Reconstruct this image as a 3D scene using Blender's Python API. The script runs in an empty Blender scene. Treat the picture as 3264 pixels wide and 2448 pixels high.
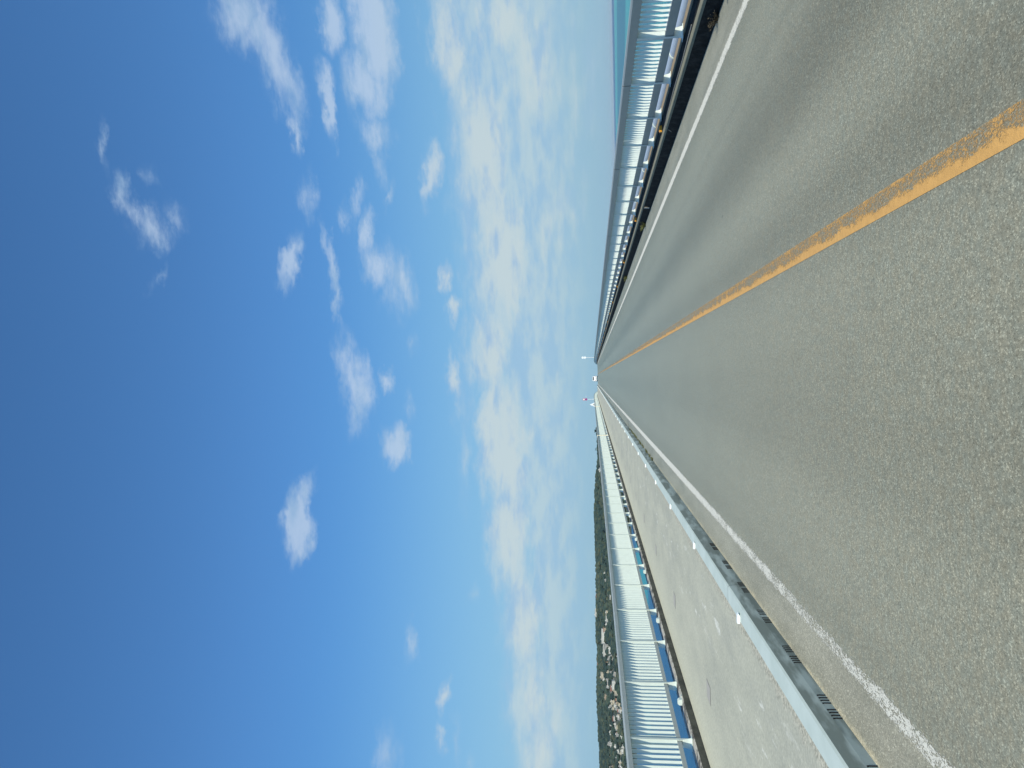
import bpy, math, random
from mathutils import Vector, Matrix
R = math.radians
rnd = random.Random(7)

# ------------------------------------------------------------------ camera
sc = bpy.context.scene
F = 2750.0                      # focal length in photo pixels (3264 wide)
CX, CY = 1632.0, 1224.0
CAM = Vector((0.0, 0.0, 1.7))
# the phone was held sideways: picture-left is up in the world
tilt = 0.021
r1 = Vector(((1974 - CX) / F, -(1201 - CY) / F, -1.0)).normalized()   # level, along the road
t = Vector((tilt, -1.0, 0.0))
up = r1.cross(t).normalized()
if up.x > 0: up = -up
right = r1.cross(up).normalized()
M = Matrix((right, r1, up))     # camera -> world
cam = bpy.data.cameras.new("camera")
camo = bpy.data.objects.new("camera", cam)
sc.collection.objects.link(camo)
camo.matrix_world = Matrix.Translation(CAM) @ M.to_4x4()
cam.sensor_fit = 'HORIZONTAL'; cam.sensor_width = 36.0
cam.lens = 36.0 * F / 3264.0
cam.clip_start = 0.1; cam.clip_end = 120000
sc.camera = camo

def ray(v, y):
    """world direction seen at a photo pixel"""
    return (M @ Vector(((v - CX) / F, -(y - CY) / F, -1.0))).normalized()
def azel(v, y):
    d = ray(v, y)
    return math.atan2(d.x, d.y), math.asin(d.z)

# ------------------------------------------------------------------ sun, exposure
SUN = Vector((0.17, -0.70, 0.69)).normalized()     # direction towards the sun
sl = bpy.data.lights.new("sun", 'SUN'); sl.energy = 4.0; sl.angle = R(0.53); sl.color = (1.0, 0.935, 0.76)
so = bpy.data.objects.new("sun", sl); sc.collection.objects.link(so)
so.rotation_euler = SUN.to_track_quat('Z', 'Y').to_euler()
sc.view_settings.view_transform = 'Standard'; sc.view_settings.look = 'None'
sc.view_settings.exposure = 0.0; sc.view_settings.gamma = 1.0

# ------------------------------------------------------------------ node helpers
class NT:
    def __init__(s, tree): s.t = tree; s.n = tree.nodes; s.l = tree.links
    def new(s, typ, **kw):
        n = s.n.new(typ)
        for k, v in kw.items(): setattr(n, k, v)
        return n
    def put(s, sock, v):
        if hasattr(v, 'is_output') or isinstance(v, bpy.types.NodeSocket): s.l.new(v, sock)
        elif v is not None: sock.default_value = v
    def math(s, op, a, b=None, c=None, clamp=False):
        n = s.new('ShaderNodeMath', operation=op); n.use_clamp = clamp
        s.put(n.inputs[0], a)
        if b is not None: s.put(n.inputs[1], b)
        if c is not None: s.put(n.inputs[2], c)
        return n.outputs[0]
    def vmath(s, op, a, b=None):
        n = s.new('ShaderNodeVectorMath', operation=op); s.put(n.inputs[0], a)
        if b is not None: s.put(n.inputs[1], b)
        return n.outputs[0] if op not in ('LENGTH', 'DOT_PRODUCT') else n.outputs['Value']
    def smooth(s, v, a, b, lo=0.0, hi=1.0):
        n = s.new('ShaderNodeMapRange', interpolation_type='SMOOTHSTEP'); s.put(n.inputs[0], v)
        n.inputs[1].default_value = a; n.inputs[2].default_value = b; n.inputs[3].default_value = lo; n.inputs[4].default_value = hi
        return n.outputs[0]
    def mix(s, f, a, b):
        n = s.new('ShaderNodeMix', data_type='RGBA'); s.put(n.inputs[0], f); s.put(n.inputs[6], a); s.put(n.inputs[7], b)
        return n.outputs[2]
    def noise(s, vec, scale, detail=4, rough=0.55, out=0):
        n = s.new('ShaderNodeTexNoise'); s.put(n.inputs['Vector'], vec)
        n.inputs['Scale'].default_value = scale; n.inputs['Detail'].default_value = detail; n.inputs['Roughness'].default_value = rough
        return n.outputs[out]
    def comb(s, x, y, z=0.0):
        n = s.new('ShaderNodeCombineXYZ'); s.put(n.inputs[0], x); s.put(n.inputs[1], y); s.put(n.inputs[2], z)
        return n.outputs[0]
    def scale(s, vec, k):
        return s.vmath('MULTIPLY', vec, k)
def C3(r, g, b): return (r, g, b, 1.0)

# ------------------------------------------------------------------ world: sky and clouds
w = bpy.data.worlds.new("World"); sc.world = w; w.use_nodes = True
N = NT(w.node_tree); w.node_tree.nodes.clear()
sky = N.new('ShaderNodeTexSky'); sky.sky_type = 'NISHITA'; sky.sun_disc = False
sky.sun_elevation = math.asin(SUN.z); sky.sun_rotation = math.atan2(SUN.x, SUN.y)
sky.altitude = 0; sky.air_density = 1.0; sky.dust_density = 0.5; sky.ozone_density = 3.0
SKY_STRENGTH = 0.105
bg = N.new('ShaderNodeBackground'); bg.inputs[1].default_value = SKY_STRENGTH
tint = N.new('ShaderNodeMix', data_type='RGBA', blend_type='MULTIPLY'); tint.inputs[0].default_value = 1.0
N.l.new(sky.outputs[0], tint.inputs[6]); tsp = N.new('ShaderNodeSeparateXYZ'); ttc = N.new('ShaderNodeTexCoord'); N.l.new(ttc.outputs['Generated'], tsp.inputs[0])
N.l.new(N.mix(N.smooth(tsp.outputs[2], 0.14, 0.42), (0.50, 0.94, 1.14, 1), (0.62, 1.08, 1.40, 1)), tint.inputs[7])   # clear tropical air
N.l.new(tint.outputs[2], bg.inputs[0])
tc = N.new('ShaderNodeTexCoord')
sep = N.new('ShaderNodeSeparateXYZ'); N.l.new(tc.outputs['Generated'], sep.inputs[0])
az = N.math('MULTIPLY', N.math('ARCTAN2', sep.outputs[0], sep.outputs[1]), 57.29578)
el = N.math('MULTIPLY', N.math('ARCSINE', sep.outputs[2]), 57.29578)
P = N.comb(az, el, 0.0)
# clouds: compass bearing / height above horizon of each, from a list of (v, y, rv, ry, strength, turn) in a 2212-px view
CL = [
 (520, 20, 62, 60, .95, 0), (600, 130, 40, 120, 1.0, 8), (565, 60, 50, 70, .9, 0), (632, 285, 13, 45, .8, 0), (500, 10, 30, 25, .8, 0),
 (718, 40, 28, 85, 1.2, 0), (708, 235, 16, 75, 1.2, 0), (700, 190, 20, 60, .9, 0),
 (805, 60, 48, 130, 1.35, 0), (790, 170, 48, 75, 1.15, 0), (812, 285, 36, 42, .75, 0), (770, 215, 22, 50, .7, 0),
 (975, 100, 38, 150, 1.15, 0), (1000, 220, 40, 90, .85, 0), (925, 385, 25, 58, 1.1, -8), (1040, 60, 40, 120, .7, 0),
 (822, 350, 16, 60, .5, 0), (765, 430, 14, 60, .6, -8), (792, 505, 20, 60, 1.0, 0), (838, 420, 9, 50, .6, -14), (745, 470, 12, 40, .5, 0),
 (815, 575, 28, 60, .85, 18), (862, 600, 36, 75, .8, 12), (850, 640, 30, 60, .55, 0), (665, 425, 20, 60, .6, 0),
 (630, 568, 24, 66, 1.0, -14), (720, 580, 15, 90, .85, 8), (735, 640, 12, 70, .7, 0),
 (748, 765, 26, 80, .7, 0), (772, 850, 38, 85, 1.05, 0), (760, 900, 26, 50, .7, 0), (838, 822, 18, 34, 1.1, -6), (858, 962, 32, 52, 1.2, 0),
 (646, 1130, 31, 74, 1.35, 0), (662, 1075, 24, 60, .8, -16), (985, 815, 17, 60, 1.0, 0), (957, 600, 17, 48, 1.0, 0), (984, 672, 18, 38, .95, 0),
 (890, 745, 16, 36, .45, 0), (888, 880, 12, 36, .35, 0),
 (262, 418, 24, 44, .72, 0), (290, 465, 24, 60, .62, 25), (330, 500, 42, 44, .68, 0), (375, 460, 24, 34, .42, 0), (330, 375, 18, 28, .35, 0),
 (340, 600, 12, 40, .42, -25), (225, 312, 10, 46, .40, 0),
 (960, 1508, 17, 38, 1.0, -8), (950, 1590, 12, 30, .8, 0), (880, 1395, 14, 50, .5, 0), (840, 1640, 24, 70, .55, 0), (1012, 1290, 12, 30, .35, 0), (987, 1600, 12, 70, .4, 0),
 (995, 860, 24, 120, .45, 0), (1000, 1000, 18, 120, .35, 0),
 # the long bank
 (1050, 330, 85, 260, 1.1, 0), (1085, 560, 95, 260, 1.15, 0), (1060, 760, 62, 150, 1.1, 0), (1060, 930, 44, 130, 1.5, 0), (1100, 960, 60, 200, 1.25, 0),
 (1100, 1150, 62, 160, 1.2, 0), (1130, 1330, 60, 160, 1.1, 0), (1140, 1500, 56, 150, 1.0, 0), (1170, 1640, 56, 120, .95, 0), (1080, 1000, 46, 70, 1.1, 0),
 (1150, 150, 130, 260, .8, 0), (1190, 500, 90, 380, .62, 0), (1180, 900, 80, 400, .62, 0), (1200, 1300, 60, 380, .6, 0), (1190, 1560, 60, 200, .7, 0), (1100, 40, 110, 120, .9, 0), (1010, 1660, 14, 40, .3, 0)]
warp = N.noise(N.scale(P, (0.16, 0.32, 1)), 1.0, 6, 0.6, out=1)
wv = N.vmath('MULTIPLY', N.vmath('SUBTRACT', warp, (0.5, 0.5, 0.5)), (4.2, 2.3, 0))
warp2 = N.noise(N.scale(P, (0.7, 1.4, 1)), 1.0, 5, 0.65, out=1)
wv2 = N.vmath('MULTIPLY', N.vmath('SUBTRACT', warp2, (0.5, 0.5, 0.5)), (2.3, 1.3, 0))
PW = N.vmath('ADD', N.vmath('ADD', P, wv), wv2)
S = None
for (v, y, rv, ry, A, rot) in CL:
    a, e = azel(v * 1.47558, y * 1.47558)
    m = N.new('ShaderNodeMapping', vector_type='TEXTURE')
    N.l.new(PW, m.inputs['Vector'])
    m.inputs['Location'].default_value = (math.degrees(a), math.degrees(e), 0)
    m.inputs['Rotation'].default_value = (0, 0, R(rot))
    m.inputs['Scale'].default_value = (1.25 * ry / 32.5 / math.cos(e), 1.25 * rv / 32.5, 1)
    ln = N.vmath('LENGTH', m.outputs[0])
    q = N.math('MULTIPLY', N.math('SUBTRACT', 1.0, ln, clamp=True), A)
    S = q if S is None else N.math('MAXIMUM', S, q)
fb = N.noise(N.scale(P, (0.32, 0.95, 1)), 1.0, 10, 0.68)
fb2 = N.noise(N.scale(P, (0.09, 0.9, 1)), 1.3, 6, 0.6)
fb3 = N.noise(N.vmath('ADD', N.scale(P, (0.30, 1.0, 1)), (31.0, 7.0, 2.0)), 1.0, 7, 0.6)
low = N.smooth(el, 2.0, 13.0, 1.0, 0.0)
nz = N.math('ADD', N.math('MULTIPLY', N.math('MULTIPLY', N.math('SUBTRACT', fb, 0.5), 1.25), N.smooth(el, 3.0, 19.0, 0.60, 1.0)),
            N.math('MULTIPLY', N.math('MULTIPLY', N.math('SUBTRACT', fb2, 0.5), 1.0), low))
dens = N.smooth(N.math('ADD', S, N.math('MULTIPLY', nz, N.smooth(S, 0.0, 0.28))), 0.0, 0.95)
dens = N.math('MULTIPLY', dens, N.smooth(el, 3.0, 24.0, 0.80, 0.74))
edge = N.math('SUBTRACT', N.math('ADD', N.math('ADD', 8.6, N.math('MULTIPLY', az, 0.115)), N.math('MULTIPLY', N.math('SUBTRACT', fb, 0.5), 7.0)), el)
veil = N.math('MULTIPLY', N.math('MULTIPLY', N.smooth(edge, -0.4, 1.6), N.smooth(el, 0.8, 5.0)), 0.5)
dens = N.math('MAXIMUM', dens, veil)
bright = N.smooth(N.math('ADD', N.math('MULTIPLY', fb3, 1.0), N.math('MULTIPLY', S, 0.18)), 0.44, 0.70)
ccol = N.mix(bright, C3(0.375, 0.535, 0.725), N.mix(N.smooth(el, 9.0, 16.0), C3(0.61, 0.695, 0.70), C3(0.50, 0.63, 0.80)))
cb = N.new('ShaderNodeBackground'); N.l.new(ccol, cb.inputs[0]); cb.inputs[1].default_value = 1.0
# pale haze near the horizon is part of the air itself
hz = N.new('ShaderNodeBackground'); hz.inputs[0].default_value = C3(0.305, 0.50, 0.65); hz.inputs[1].default_value = 1.0
hm = N.new('ShaderNodeMixShader'); N.put(hm.inputs[0], N.smooth(el, -1.0, 20.0, 0.96, 0.0))
N.l.new(bg.outputs[0], hm.inputs[1]); N.l.new(hz.outputs[0], hm.inputs[2])
ms = N.new('ShaderNodeMixShader'); N.l.new(dens, ms.inputs[0]); N.l.new(hm.outputs[0], ms.inputs[1]); N.l.new(cb.outputs[0], ms.inputs[2])
wo = N.new('ShaderNodeOutputWorld'); N.l.new(ms.outputs[0], wo.inputs[0])

# ------------------------------------------------------------------ materials
def mat(name):
    m = bpy.data.materials.new(name); m.use_nodes = True
    n = NT(m.node_tree); b = m.node_tree.nodes['Principled BSDF']
    tcn = n.new('ShaderNodeTexCoord'); geo = n.new('ShaderNodeNewGeometry')
    sp = n.new('ShaderNodeSeparateXYZ'); n.l.new(geo.outputs['Position'], sp.inputs[0])
    n.pos = geo.outputs['Position']; n.obj = tcn.outputs['Object']; n.x, n.y, n.z = sp.outputs; n.b = b; n.m = m
    return n
def bump(n, h, strength=0.3, dist=0.01):
    bn = n.new('ShaderNodeBump'); bn.inputs['Strength'].default_value = strength; bn.inputs['Distance'].default_value = dist
    n.l.new(h, bn.inputs['Height']); n.l.new(bn.outputs[0], n.b.inputs['Normal'])
def gauss(n, x, x0, wd):
    return n.smooth(n.math('ABSOLUTE', n.math('SUBTRACT', x, x0)), 0.0, wd, 1.0, 0.0)
def simple(name, col, rough=0.6, metal=0.0, var=0.12, sc_=6.0, spec=0.5):
    n = mat(name)
    f = n.noise(n.pos, sc_, 5, 0.6)
    n.put(n.b.inputs['Base Color'], n.mix(f, C3(*[c * (1 - var) for c in col]), C3(*[min(1, c * (1 + var)) for c in col])))
    n.b.inputs['Roughness'].default_value = rough; n.b.inputs['Metallic'].default_value = metal
    n.b.inputs['Specular IOR Level'].default_value = spec
    return n.m

def stones(n, k=1.0):
    """aggregate of the wearing course: (tone factor, height)"""
    pv = n.scale(n.pos, (1.0, 0.6, 1.0))
    v1 = n.new('ShaderNodeTexVoronoi'); v1.inputs['Scale'].default_value = 165; n.l.new(pv, v1.inputs['Vector'])
    s1 = n.new('ShaderNodeSeparateColor'); n.l.new(v1.outputs['Color'], s1.inputs[0])
    v2 = n.new('ShaderNodeTexVoronoi'); v2.inputs['Scale'].default_value = 360; n.l.new(pv, v2.inputs['Vector'])
    s2 = n.new('ShaderNodeSeparateColor'); n.l.new(v2.outputs['Color'], s2.inputs[0])
    a = n.smooth(s1.outputs[0], 0.72, 1.0, 0.93, 1.50)
    b = n.smooth(s2.outputs[1], 0.0, 1.0, 0.84, 1.16)
    c = n.smooth(s1.outputs[2], 0.0, 0.2, 0.70, 1.0)
    d = n.smooth(n.noise(n.pos, 45, 3, 0.6), 0.3, 0.7, 0.86, 1.14)
    return n.math('MULTIPLY', n.math('MULTIPLY', n.math('MULTIPLY', a, b), c), d), v1.outputs['Distance'], s1
def asphalt_mat():
    n = mat("asphalt")
    tone, hgt, s1 = stones(n)
    xw = n.math('ADD', n.x, n.math('MULTIPLY', n.math('SUBTRACT', n.noise(n.scale(n.pos, (0.2, 0.05, 0)), 1.0, 3), 0.5), 0.35))
    # long tonal streaks left by wheels and rubber
    band = n.math('MULTIPLY', gauss(n, xw, 2.35, 0.60), -0.24)
    for x0, wd, a in ((1.20, 0.42, -0.13), (-0.42, 0.5, -0.08), (3.25, 0.6, 0.09), (1.75, 0.4, 0.07), (-1.3, 0.55, 0.05), (0.4, 0.45, 0.05), (3.05, 0.12, -0.08), (-1.75, 0.2, -0.04)):
        band = n.math('ADD', band, n.math('MULTIPLY', gauss(n, xw, x0, wd), a))
    st = n.noise(n.scale(n.pos, (2.4, 0.03, 0)), 1.0, 5, 0.6)
    big = n.noise(n.scale(n.pos, (0.8, 0.35, 0)), 1.0, 5, 0.6)
    f = n.math('ADD', n.math('ADD', band, 1.0), n.math('MULTIPLY', n.math('SUBTRACT', st, 0.5), 0.22))
    f = n.math('ADD', f, n.math('MULTIPLY', n.math('SUBTRACT', big, 0.5), 0.20))
    tone = n.math('MULTIPLY', tone, f)
    hue = n.noise(n.pos, 14, 4, 0.7)
    col = n.mix(n.smooth(hue, 0.35, 0.65), C3(0.190, 0.200, 0.166), C3(0.206, 0.202, 0.158))
    # gutters: brown dust between the edge line and the kerb
    du = n.noise(n.scale(n.pos, (3, 0.6, 0)), 1.0, 6, 0.65)
    gl = n.smooth(n.math('ADD', n.x, n.math('MULTIPLY', du, 0.10)), -1.96, -1.88, 1, 0)
    gr = n.smooth(n.math('ADD', n.x, n.math('MULTIPLY', du, 0.10)), 3.95, 4.05)
    g = n.math('MAXIMUM', gl, gr)
    gc = n.mix(n.smooth(du, 0.3, 0.7), C3(0.20, 0.20, 0.165), C3(0.29, 0.285, 0.235))
    col = n.mix(n.math('MULTIPLY', g, 0.75), col, gc)
    # sand lying against the kerbs
    sd = n.math('MULTIPLY', n.smooth(n.math('ADD', n.x, n.math('MULTIPLY', n.math('SUBTRACT', n.noise(n.pos, 5, 6, 0.7), 0.5), 0.16)), -2.42, -2.37, 1, 0), n.smooth(n.noise(n.scale(n.pos, (0, 1.1, 0)), 1.0, 5, 0.7), 0.38, 0.62, 0.15, 0.8))
    col = n.mix(sd, col, C3(0.40, 0.37, 0.27))
    rs = n.math('MULTIPLY', gauss(n, xw, 4.28, 0.16), n.smooth(st, 0.4, 0.7, 0.1, 0.7))
    col = n.mix(rs, col, C3(0.30, 0.28, 0.22))
    # sparse dark tar spots and chips
    vs = n.new('ShaderNodeTexVoronoi'); vs.inputs['Scale'].default_value = 1.0
    n.l.new(n.vmath('ADD', n.scale(n.pos, (1.3, 0.55, 0)), n.scale(n.noise(n.pos, 22, 3, 0.6, out=1), (0.07, 0.05, 0))), vs.inputs['Vector'])
    sv = n.new('ShaderNodeSeparateColor'); n.l.new(vs.outputs['Color'], sv.inputs[0])
    spot = n.math('MULTIPLY', n.smooth(vs.outputs['Distance'], 0.018, 0.034, 1, 0), n.smooth(sv.outputs[0], 0.30, 0.32))
    mul = n.new('ShaderNodeMix', data_type='RGBA', blend_type='MULTIPLY'); mul.inputs[0].default_value = 1
    n.l.new(col, mul.inputs[6]); n.l.new(n.comb(tone, tone, tone), mul.inputs[7])
    col = n.mix(n.math('MULTIPLY', spot, 0.8), mul.outputs[2], C3(0.03, 0.03, 0.028))
    n.put(n.b.inputs['Base Color'], col)
    n.b.inputs['Roughness'].default_value = 0.7; n.b.inputs['Specular IOR Level'].default_value = 0.1
    n.b.inputs['Diffuse Roughness'].default_value = 1.0
    # sheen layer makes the asphalt paler at low viewing angles
    n.b.inputs['Sheen Weight'].default_value = 1.0; n.b.inputs['Sheen Roughness'].default_value = 0.16; n.b.inputs['Sheen Tint'].default_value = C3(1.0, 0.98, 0.86)
    bump(n, n.math('ADD', hgt, n.noise(n.pos, 60, 3, 0.6)), 0.2, 0.004)
    return n.m
def paint_mat(name, col, kind):
    n = mat(name)
    tone, hgt, s1 = stones(n)
    # paint worn off the tops of the stones; how far depends on the place
    fine = n.noise(n.scale(n.pos, (1.0, 0.35, 1)), 60, 4, 0.7)
    mid = n.noise(n.scale(n.pos, (1.0, 0.45, 1)), 9, 5, 0.65)
    lng = n.noise(n.scale(n.pos, (1.0, 0.12, 1)), 1.6, 3, 0.6)
    if kind == 'yellow':
        xx = n.math('ADD', n.x, n.math('MULTIPLY', n.math('SUBTRACT', mid, 0.5), 0.12))
        wx = n.smooth(xx, 0.905, 0.985, -0.42, 0.20)          # the side towards the oncoming lane is rubbed away
        ed = n.smooth(n.x, 1.005, 1.045, 0.0, -0.10)
        a = n.math('ADD', n.math('ADD', wx, ed), n.math('MULTIPLY', n.math('SUBTRACT', lng, 0.5), 0.55))
        a = n.math('ADD', a, n.math('MULTIPLY', n.math('SUBTRACT', n.noise(n.pos, 130, 3, 0.7), 0.5), 0.8))
    else:
        a = n.math('ADD', n.smooth(n.y, 4.0, 26.0, -0.02, -0.32), n.math('MULTIPLY', n.math('SUBTRACT', lng, 0.5), 0.35))
        e0 = {'left': -1.98, 'right': 3.93}[kind]
        a = n.math('ADD', a, n.smooth(n.math('ABSOLUTE', n.math('SUBTRACT', n.x, e0)), 0.03, 0.085, 0.0, 0.28))
        if kind == 'right': a = n.math('SUBTRACT', a, 0.10)
    a = n.math('ADD', a, n.math('MULTIPLY', n.math('SUBTRACT', s1.outputs[0], 0.5), 0.30 if kind == 'yellow' else 0.22))
    wear = n.math('ADD', a, n.math('ADD', n.math('MULTIPLY', fine, 0.9), n.math('MULTIPLY', mid, 0.55)))
    mask = n.smooth(wear, 0.55, 1.0, 0.0, 0.92) if kind == 'yellow' else n.smooth(wear, 0.70, 0.80)
    cc = n.mix(n.smooth(n.noise(n.pos, 20, 4, 0.6), 0.3, 0.7), C3(*[c * 0.86 for c in col]), C3(*col))
    n.put(n.b.inputs['Base Color'], cc); n.b.inputs['Roughness'].default_value = 0.7
    bump(n, hgt, 0.3, 0.005)
    tr = n.new('ShaderNodeBsdfTransparent'); mx = n.new('ShaderNodeMixShader')
    n.l.new(mask, mx.inputs[0]); n.l.new(n.b.outputs[0], mx.inputs[1]); n.l.new(tr.outputs[0], mx.inputs[2])
    n.l.new(mx.outputs[0], n.t.nodes['Material Output'].inputs[0])
    return n.m
def sidewalk_mat():
    n = mat("sidewalk_concrete")
    a = n.noise(n.scale(n.pos, (1.6, 0.5, 0)), 1.0, 7, 0.65)
    b = n.noise(n.pos, 30, 4, 0.7)
    col = n.mix(n.smooth(a, 0.35, 0.65), C3(0.425, 0.425, 0.335), C3(0.485, 0.48, 0.375))
    # paler, cleaner strip on the sea side; grey wet-looking stains; white lime runs
    col = n.mix(n.smooth(n.x, -5.5, -4.2, 0.55, 0), col, C3(0.56, 0.56, 0.44))
    xs = n.math('ABSOLUTE', n.math('SUBTRACT', n.x, -3.5))
    st = n.math('MULTIPLY', n.smooth(n.noise(n.scale(n.pos, (0.9, 0.28, 0)), 1.0, 6, 0.7), 0.46, 0.60), n.smooth(xs, 0.5, 1.3, 1, 0))
    col = n.mix(n.math('MULTIPLY', st, 0.30), col, C3(0.29, 0.30, 0.265))
    xw = n.math('ABSOLUTE', n.math('SUBTRACT', n.x, -3.45))
    wt = n.math('MULTIPLY', n.smooth(n.noise(n.scale(n.pos, (4.5, 0.9, 0)), 1.0, 7, 0.72), 0.57, 0.66), n.smooth(xw, 0.15, 0.75, 1, 0))
    col = n.mix(n.math('MULTIPLY', wt, 0.8), col, C3(0.74, 0.74, 0.65))
    ed = n.smooth(n.math('ADD', n.x, n.math('MULTIPLY', n.math('SUBTRACT', n.noise(n.pos, 4, 6, 0.7), 0.5), 0.42)), -2.82, -2.71)
    col = n.mix(n.math('MULTIPLY', ed, 0.75), col, n.mix(n.smooth(b, 0.4, 0.6), C3(0.27, 0.26, 0.20), C3(0.56, 0.53, 0.42)))
    tone = n.smooth(b, 0.25, 0.75, 0.82, 1.16)
    mul = n.new('ShaderNodeMix', data_type='RGBA', blend_type='MULTIPLY'); mul.inputs[0].default_value = 1
    n.l.new(col, mul.inputs[6]); n.l.new(n.comb(tone, tone, tone), mul.inputs[7])
    n.l.new(mul.outputs[2], n.b.inputs['Base Color'])
    n.b.inputs['Roughness'].default_value = 0.9
    bump(n, b, 0.3, 0.006)
    return n.m
def kerb_mat():
    n = mat("kerb_concrete")
    a = n.noise(n.scale(n.pos, (1, 0.75, 4.5)), 1.3, 4, 0.55)
    col = n.mix(n.smooth(n.noise(n.pos, 3, 5, 0.6), 0.3, 0.7), C3(0.48, 0.56, 0.51), C3(0.54, 0.62, 0.57))
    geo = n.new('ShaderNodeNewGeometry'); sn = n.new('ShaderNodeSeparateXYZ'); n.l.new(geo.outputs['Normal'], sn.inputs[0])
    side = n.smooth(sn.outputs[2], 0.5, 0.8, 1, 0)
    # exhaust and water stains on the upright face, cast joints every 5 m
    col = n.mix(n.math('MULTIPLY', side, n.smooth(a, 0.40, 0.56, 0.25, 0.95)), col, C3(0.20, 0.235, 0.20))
    fy = n.math('ABSOLUTE', n.math('SUBTRACT', n.math('MODULO', n.math('ADD', n.y, 52.3), 5.0), 2.5))
    col = n.mix(n.math('MULTIPLY', n.smooth(fy, 0.006, 0.012, 1, 0), 0.7), col, C3(0.10, 0.105, 0.10))
    n.l.new(col, n.b.inputs['Base Color']); n.b.inputs['Roughness'].default_value = 0.8
    bump(n, n.noise(n.pos, 25, 5, 0.7), 0.25, 0.006)
    return n.m
def black_kerb_mat():
    n = mat("mouldy_kerb_concrete")
    a = n.noise(n.scale(n.pos, (1, 0.8, 1)), 7, 6, 0.7)
    col = n.mix(n.smooth(a, 0.4, 0.75), C3(0.010, 0.011, 0.011), C3(0.045, 0.045, 0.040))
    n.l.new(col, n.b.inputs['Base Color']); n.b.inputs['Roughness'].default_value = 0.9; n.b.inputs['Specular IOR Level'].default_value = 0.2
    bump(n, n.noise(n.pos, 18, 6, 0.7), 0.6, 0.02)
    return n.m
def rail_kerb_mat():
    n = mat("parapet_base_concrete")
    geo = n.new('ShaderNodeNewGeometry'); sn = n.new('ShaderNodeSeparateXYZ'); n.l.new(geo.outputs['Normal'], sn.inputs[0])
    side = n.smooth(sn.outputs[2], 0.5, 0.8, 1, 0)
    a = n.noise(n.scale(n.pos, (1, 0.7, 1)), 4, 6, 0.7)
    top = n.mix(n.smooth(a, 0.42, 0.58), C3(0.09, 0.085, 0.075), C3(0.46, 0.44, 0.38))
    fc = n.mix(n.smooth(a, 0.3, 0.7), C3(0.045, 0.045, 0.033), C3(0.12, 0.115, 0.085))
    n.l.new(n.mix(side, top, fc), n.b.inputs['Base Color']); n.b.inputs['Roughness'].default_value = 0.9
    bump(n, n.noise(n.pos, 20, 5, 0.7), 0.5, 0.012)
    return n.m
def sea_mat():
    n = mat("sea_water")
    u = n.math('ADD', n.x, n.math('MULTIPLY', n.math('SUBTRACT', n.noise(n.scale(n.pos, (0.0012, 0.0005, 0)), 1.0, 5, 0.6), 0.5), 420))
    def ramp(stops):
        c = stops[0][1]
        for (x0, x1), cc in stops[1:]:
            c = n.mix(n.smooth(u, x0, x1), c, cc)
        return c
    blue, teal, turq, deep = C3(0.010, 0.115, 0.245), C3(0.035, 0.215, 0.275), C3(0.07, 0.44, 0.42), C3(0.015, 0.11, 0.27)
    c = ramp([(None, blue), ((-60, 60), teal), ((330, 430), turq), ((470, 560), teal), ((1300, 1550), turq), ((2700, 3300), deep)])
    nn = n.noise(n.scale(n.pos, (0.006, 0.0022, 0)), 1.0, 6, 0.6)
    rt = n.math('MULTIPLY', n.smooth(n.x, 30, 80), n.smooth(nn, 0.46, 0.58))
    c = n.mix(n.math('MULTIPLY', rt, n.smooth(n.x, 150, 420, 0.75, 0)), c, turq)
    # sand patch under clear water by the shore
    d = n.vmath('LENGTH', n.vmath('MULTIPLY', n.vmath('SUBTRACT', n.vmath('ADD', n.pos, n.scale(n.noise(n.pos, 0.01, 4, 0.6, out=1), (90, 200, 0))), (-215 + 40, 1010 + 100, -18)), (1 / 150, 1 / 330, 0)))
    c = n.mix(n.smooth(d, 0.8, 1.15, 1, 0), c, C3(0.03, 0.36, 0.36))
    w1 = n.noise(n.scale(n.pos, (0.35, 0.14, 0)), 1.0, 8, 0.7)
    c = n.mix(n.smooth(w1, 0.38, 0.62, 0.0, 0.6), c, C3(0.006, 0.06, 0.13))
    # broken white water over the outer reef
    fo = n.math('MULTIPLY', gauss(n, u, 3100, 260), n.smooth(n.noise(n.scale(n.pos, (0.004, 0.0009, 0)), 1.0, 5, 0.7), 0.56, 0.62))
    c = n.mix(fo, c, C3(0.75, 0.8, 0.8))
    n.l.new(c, n.b.inputs['Base Color'])
    n.b.inputs['Roughness'].default_value = 0.35; n.b.inputs['Specular IOR Level'].default_value = 0.12
    bump(n, w1, 0.8, 0.6)
    return n.m
def hill_mat():
    n = mat("hill_ground")
    a = n.noise(n.pos, 0.02, 6, 0.7)
    n.l.new(n.mix(n.smooth(a, 0.35, 0.65), C3(0.04, 0.06, 0.045), C3(0.09, 0.10, 0.065)), n.b.inputs['Base Color'])
    n.b.inputs['Roughness'].default_value = 1
    return n.m
def leaf_mat(name, lo, hi, s=0.03):
    n = mat(name)
    a = n.noise(n.pos, s, 5, 0.6)
    b = n.noise(n.pos, s * 14, 4, 0.7)
    c = n.mix(n.smooth(a, 0.35, 0.65), C3(*lo), C3(*hi))
    c = n.mix(n.smooth(b, 0.4, 0.7, 0, 0.5), c, C3(*[k * 0.45 for k in lo]))
    n.l.new(c, n.b.inputs['Base Color']); n.b.inputs['Roughness'].default_value = 0.9
    n.b.inputs['Specular IOR Level'].default_value = 0.2
    return n.m
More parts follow.
